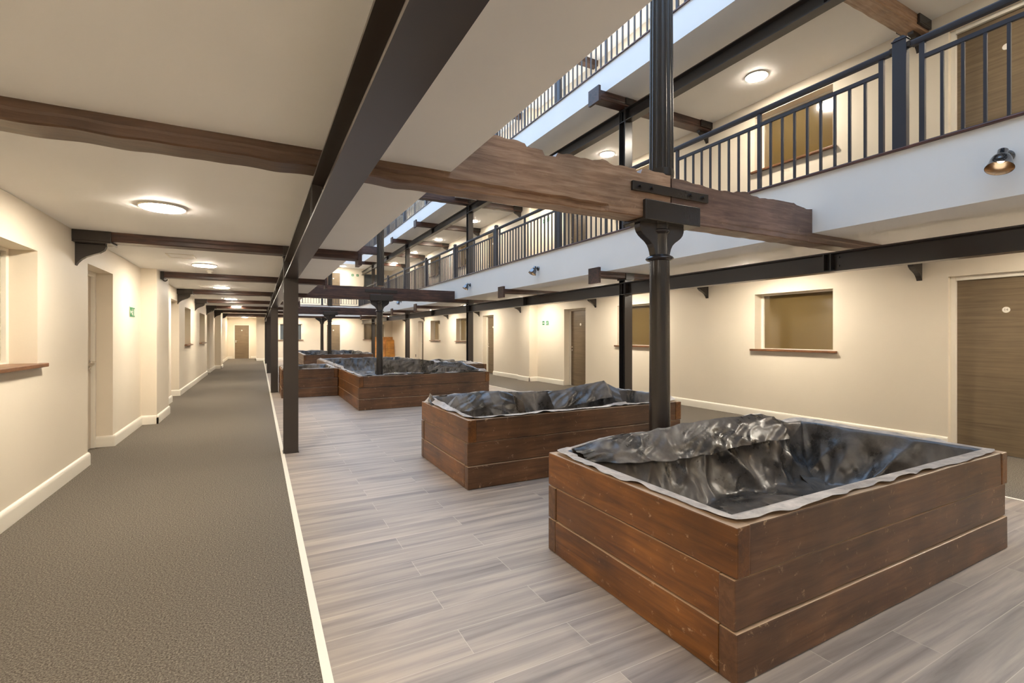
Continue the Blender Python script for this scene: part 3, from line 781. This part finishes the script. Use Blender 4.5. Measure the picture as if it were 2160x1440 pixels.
def rn(x, y, z): return noise.noise(Vector((x, y, z)))
def ridge(x, y, z): return 1 - 2.2 * abs(noise.noise(Vector((x, y, z))))
def liner(label, x0, x1, y0, y1, seed, lift, ww=.085, floor_z=.2, step=.012, flap=.07, wr=1.0):
    """x0.. are the planter's outer edges. lift(x,y)->height of the bunched edge above the timber"""
    ix0, ix1, iy0, iy1 = x0 + ww, x1 - ww, y0 + ww, y1 - ww
    per = []
    def seg(a, b_, nrm):
        d = (Vector(b_) - Vector(a)); n = max(2, int(d.length / step))
        for i in range(n): per.append((Vector(a) + d * (i / n), nrm))
    seg((ix0, iy0), (ix1, iy0), Vector((0, 1))); seg((ix1, iy0), (ix1, iy1), Vector((-1, 0)))
    seg((ix1, iy1), (ix0, iy1), Vector((0, -1))); seg((ix0, iy1), (ix0, iy0), Vector((1, 0)))
    N = len(per); cx0, cx1, cy = ix0 + (iy1 - iy0) / 2, ix1 - (iy1 - iy0) / 2, (iy0 + iy1) / 2
    vert = (iy1 - iy0) > (ix1 - ix0)
    if vert: cx = (ix0 + ix1) / 2; cy0, cy1 = iy0 + (ix1 - ix0) / 2, iy1 - (ix1 - ix0) / 2
    bm = bmesh.new(); rows = []
    nf, nw, nb = 8, 26, 26
    # smooth normals at corners
    K = max(2, int(.05 / step)); nr = []
    for i in range(N):
        v = Vector((0, 0))
        for k in range(-K, K + 1): v += per[(i + k) % N][1]
        nr.append(v.normalized() if v.length > 1e-4 else per[i][1])
    for i in range(N):
        p, n = per[i][0], nr[i]; col = []
        s = i * step
        lf = lift(p.x, p.y)
        a = flap * (1.0 + .45 * rn(p.x * 2.6, p.y * 2.6, seed) + .22 * rn(p.x * 9, p.y * 9, seed + 4)); a = max(.012, min(ww - .004 if lf < .02 else ww + .03, a))
        for j in range(nf):      # rim flap, from outer edge to inner edge
            u = j / nf; o = -a * (1 - u)
            z = ZP + .004 + lf * (.35 + .65 * u) * (1 if lf < .02 else (math.sin(min(1, u * 1.1) * PI / 2)))
            z += (1 - u) ** 1.5 * max(0, .022 * (rn(p.x * 8, p.y * 8, seed + 2) + .15)) + .004 * max(0, rn(p.x * 22, p.y * 22, o * 30 + seed))
            if lf > .02: z += .012 * ridge(p.x * 4, p.y * 4, o * 8 + seed)
            col.append((p.x + n.x * o, p.y + n.y * o, z, 0))
        top = ZP + lf
        for j in range(nw):      # down the wall
            u = j / (nw - 1); z = top + .002 - (top - floor_z) * u
            amp = wr * (.012 + .05 * math.sin(min(1, u * 1.3) * PI / 2))
            q = amp * (1.0 * ridge(s_(p) * 2.7 + z * 1.5, z * 1.1, seed + 11) + .32 * ridge(s_(p) * 6.5 - z * 3, z * 2.5, seed + 7) + .06 * rn(p.x * 14, p.y * 14, z * 14))
            o = .006 + .06 * u + .09 * u ** 4 + q * (1 if u > .02 else .2)
            if lf > .02: o += .05 * lf / .1 * (1 - u) * (.5 + rn(p.x * 4, p.y * 4, seed)) - .02 * (1 - u)
            o = max(.003, o) if z < ZP else o
            zz = z + amp * .35 * rn(p.x * 7, p.y * 7, z * 7 + seed) * u
            col.append((p.x + n.x * o, p.y + n.y * o, zz, 1))
        px, py, pz, _ = col[-1]
        if vert: tx, ty = cx, max(cy0, min(cy1, py))
        else: tx, ty = max(cx0, min(cx1, px)), cy
        for j in range(1, nb + 1):   # floor
            u = j / nb; fx, fy = px + (tx - px) * u, py + (ty - py) * u
            bl = min(1, u * 4)
            zf = floor_z + wr * (.035 * ridge(fx * 2.1, fy * 2.1, seed + 20) + .012 * ridge(fx * 5, fy * 5, seed + 21))
            col.append((fx, fy, pz * (1 - bl) + zf * bl, 1))
        rows.append([(bm.verts.new(q[:3]), q[3]) for q in col])
    for i in range(N):
        A, Bv = rows[i], rows[(i + 1) % N]
        for j in range(len(A) - 1):
            try:
                f = bm.faces.new((A[j][0], Bv[j][0], Bv[j + 1][0], A[j + 1][0])); f.material_index = 0 if A[j][1] else 1; f.smooth = True
            except ValueError: pass
    bmesh.ops.remove_doubles(bm, verts=bm.verts, dist=1e-4)
    o = obj('pond_liner', bm, [M['liner'], M['liner_edge']], smooth=True, clean=True)
    tag(o, label, 'plastic liner')
    return o
def s_(p): return p.x * 1.0 + p.y * 1.37
def fold(parent, path, drop, seed, out=(0, -1)):
    """a loose flap of liner: path of (x,y,z) along the top, hanging drop(u) inwards"""
    bm = bmesh.new(); rows = []
    n = 220; m = 22
    def at(u):
        q = u * (len(path) - 1); i = min(int(q), len(path) - 2); f = q - i
        return [path[i][k] * (1 - f) + path[i + 1][k] * f for k in range(3)]
    for i in range(n + 1):
        u = i / n; x, y, z = at(u); d = drop(u); row = []
        for j in range(m + 1):
            v = j / m
            o = .05 * math.sin(v * PI * .5) + .03 * ridge(x * 3, v * 1.1, seed) * v + .01 * ridge(x * 7 + v * 3, v * 2, seed + 1)
            zz = z + .01 * ridge(x * 4, v * 1.5, seed + 2) - d * (v ** 1.25) + .012 * rn(x * 5, v * 3, seed)
            row.append(bm.verts.new((x + out[0] * o, y + out[1] * (o + .0 + .08 * v), zz)))
        rows.append(row)
    for a, c in zip(rows, rows[1:]):
        for j in range(m): bm.faces.new((a[j], c[j], c[j + 1], a[j + 1])).smooth = True
    return obj('liner_fold', bm, M['liner'], parent, smooth=True)

P1 = (1.64, 4.27, 1.235, 2.61)
planter('large brown timber planter nearest the camera', *P1, 10)
def lift1(x, y):
    if y > P1[3] - .2:
        k = max(0, min(1, (x - 1.66) / .25)) * max(0, min(1, (4.0 - x) / .35))
        return k * (.055 + .045 * max(0, min(1, (x - 1.9) / 1.6)) + .02 * rn(x * 3, 1, 2))
    return .003
o = liner('crumpled black plastic liner inside the nearest planter', *P1, 3.3, lift1, step=.009, wr=1.15)
fold(o, [(1.78, 2.52, .64), (2.1, 2.52, .69), (2.6, 2.52, .71), (3.1, 2.52, .725), (3.5, 2.51, .73), (3.75, 2.48, .69)], lambda u: .05 + .2 * math.sin(min(1, u * 1.6) * PI / 2) * (1 - .45 * u), 5.0)
P2 = (1.63, 4.25, 3.915, 5.29)
planter('brown timber planter, second from the camera', *P2, 40)
def lift2(x, y):
    if y > P2[3] - .2: return .03 + .04 * max(0, math.sin((x - 1.3) * 1.7)) + .02 * rn(x * 3, 2, 2) + .05 * max(0, 1 - abs(x - 3.95) / .4)
    if x < P2[0] + .2: return .004 + .05 * max(0, min(1, (y - 4.3) / .6))
    if x > P2[1] - .2: return .05 + .03 * rn(y * 3, 1, 1)
    return .003 + .03 * max(0, rn(x * 2.2, 3, 3))
o2 = liner('crumpled black plastic liner heaped in the second planter', *P2, 8.1, lift2, step=.012)
fold(o2, [(1.74, 4.75, .64), (1.9, 4.9, .70), (2.2, 4.95, .735), (2.42, 4.92, .735), (2.54, 4.8, .69), (2.56, 4.6, .64)], lambda u: .12 + .14 * u, 9.0)
fold(o2, [(3.2, 5.1, .65), (3.5, 5.08, .69), (3.75, 5.05, .73), (4.02, 5.02, .765), (4.08, 5.02, .72), (4.15, 4.9, .66)], lambda u: .2, 12.0)
fold(o2, [(1.70, 4.95, .64), (1.68, 5.05, .70), (1.70, 5.18, .71), (1.78, 5.24, .65)], lambda u: .07, 15.0, (-.6, -.4))
P3 = (1.60, 4.22, 8.98, 16.1)
planter('long brown timber planter around the middle iron column', *P3, 70)
def lift3(x, y):
    if y > P3[3] - .2: return .02 + .02 * rn(x * 3, 2, 2)
    if x > P3[1] - .2: return .03 + .1 * max(0, rn(y * 1.3, 3, 3)) + (.06 if y < 12 else 0) * max(0, math.sin(y * 2))
    if x < P3[0] + .2: return .004 + (.04 if y > 11.3 else 0)
    return .003 + .02 * max(0, rn(x * 2.2, 3, 6))
o3 = liner('crumpled black plastic liner in the long middle planter', *P3, 14.2, lift3, step=.022, floor_z=.25)
fold(o3, [(2.9, 13.9, .60), (3.2, 13.6, .66), (3.5, 13.2, .70), (3.8, 12.7, .72), (4.0, 11.9, .70)], lambda u: .34, 2.0)
fold(o3, [(3.5, 10.9, .64), (3.7, 10.6, .74), (3.95, 10.2, .75), (4.1, 9.6, .68)], lambda u: .12, 4.0)
P4 = (.43, 1.595, 11.5, 13.1)
planter('small brown timber planter arm left of the long middle planter', *P4, 100)
liner('black plastic liner in the small left planter arm', *P4, 21.2, lambda x, y: .02 + .02 * rn(x * 3, y * 3, 1) if y > 12.8 or x < .6 else .006, step=.02)
P6 = (4.225, 5.32, 11.5, 13.1)
planter('small brown timber planter arm right of the long middle planter', *P6, 130)
liner('black plastic liner in the small right planter arm', *P6, 27.2, lambda x, y: .05 + .05 * rn(x * 3, y * 3, 1) if x < 5.0 else .006, step=.02)
P5 = (1.5, 4.1, 19.75, 24.5)
planter('farthest brown timber planter with the slim iron column', *P5, 160)
liner('black plastic liner ragged along the farthest planter', *P5, 33.2, lambda x, y: .03 + .04 * rn(x * 4, y, 1) if y > 24 or x > 3.9 else .01 + .02 * max(0, rn(x * 5, y, 2)), step=.025)
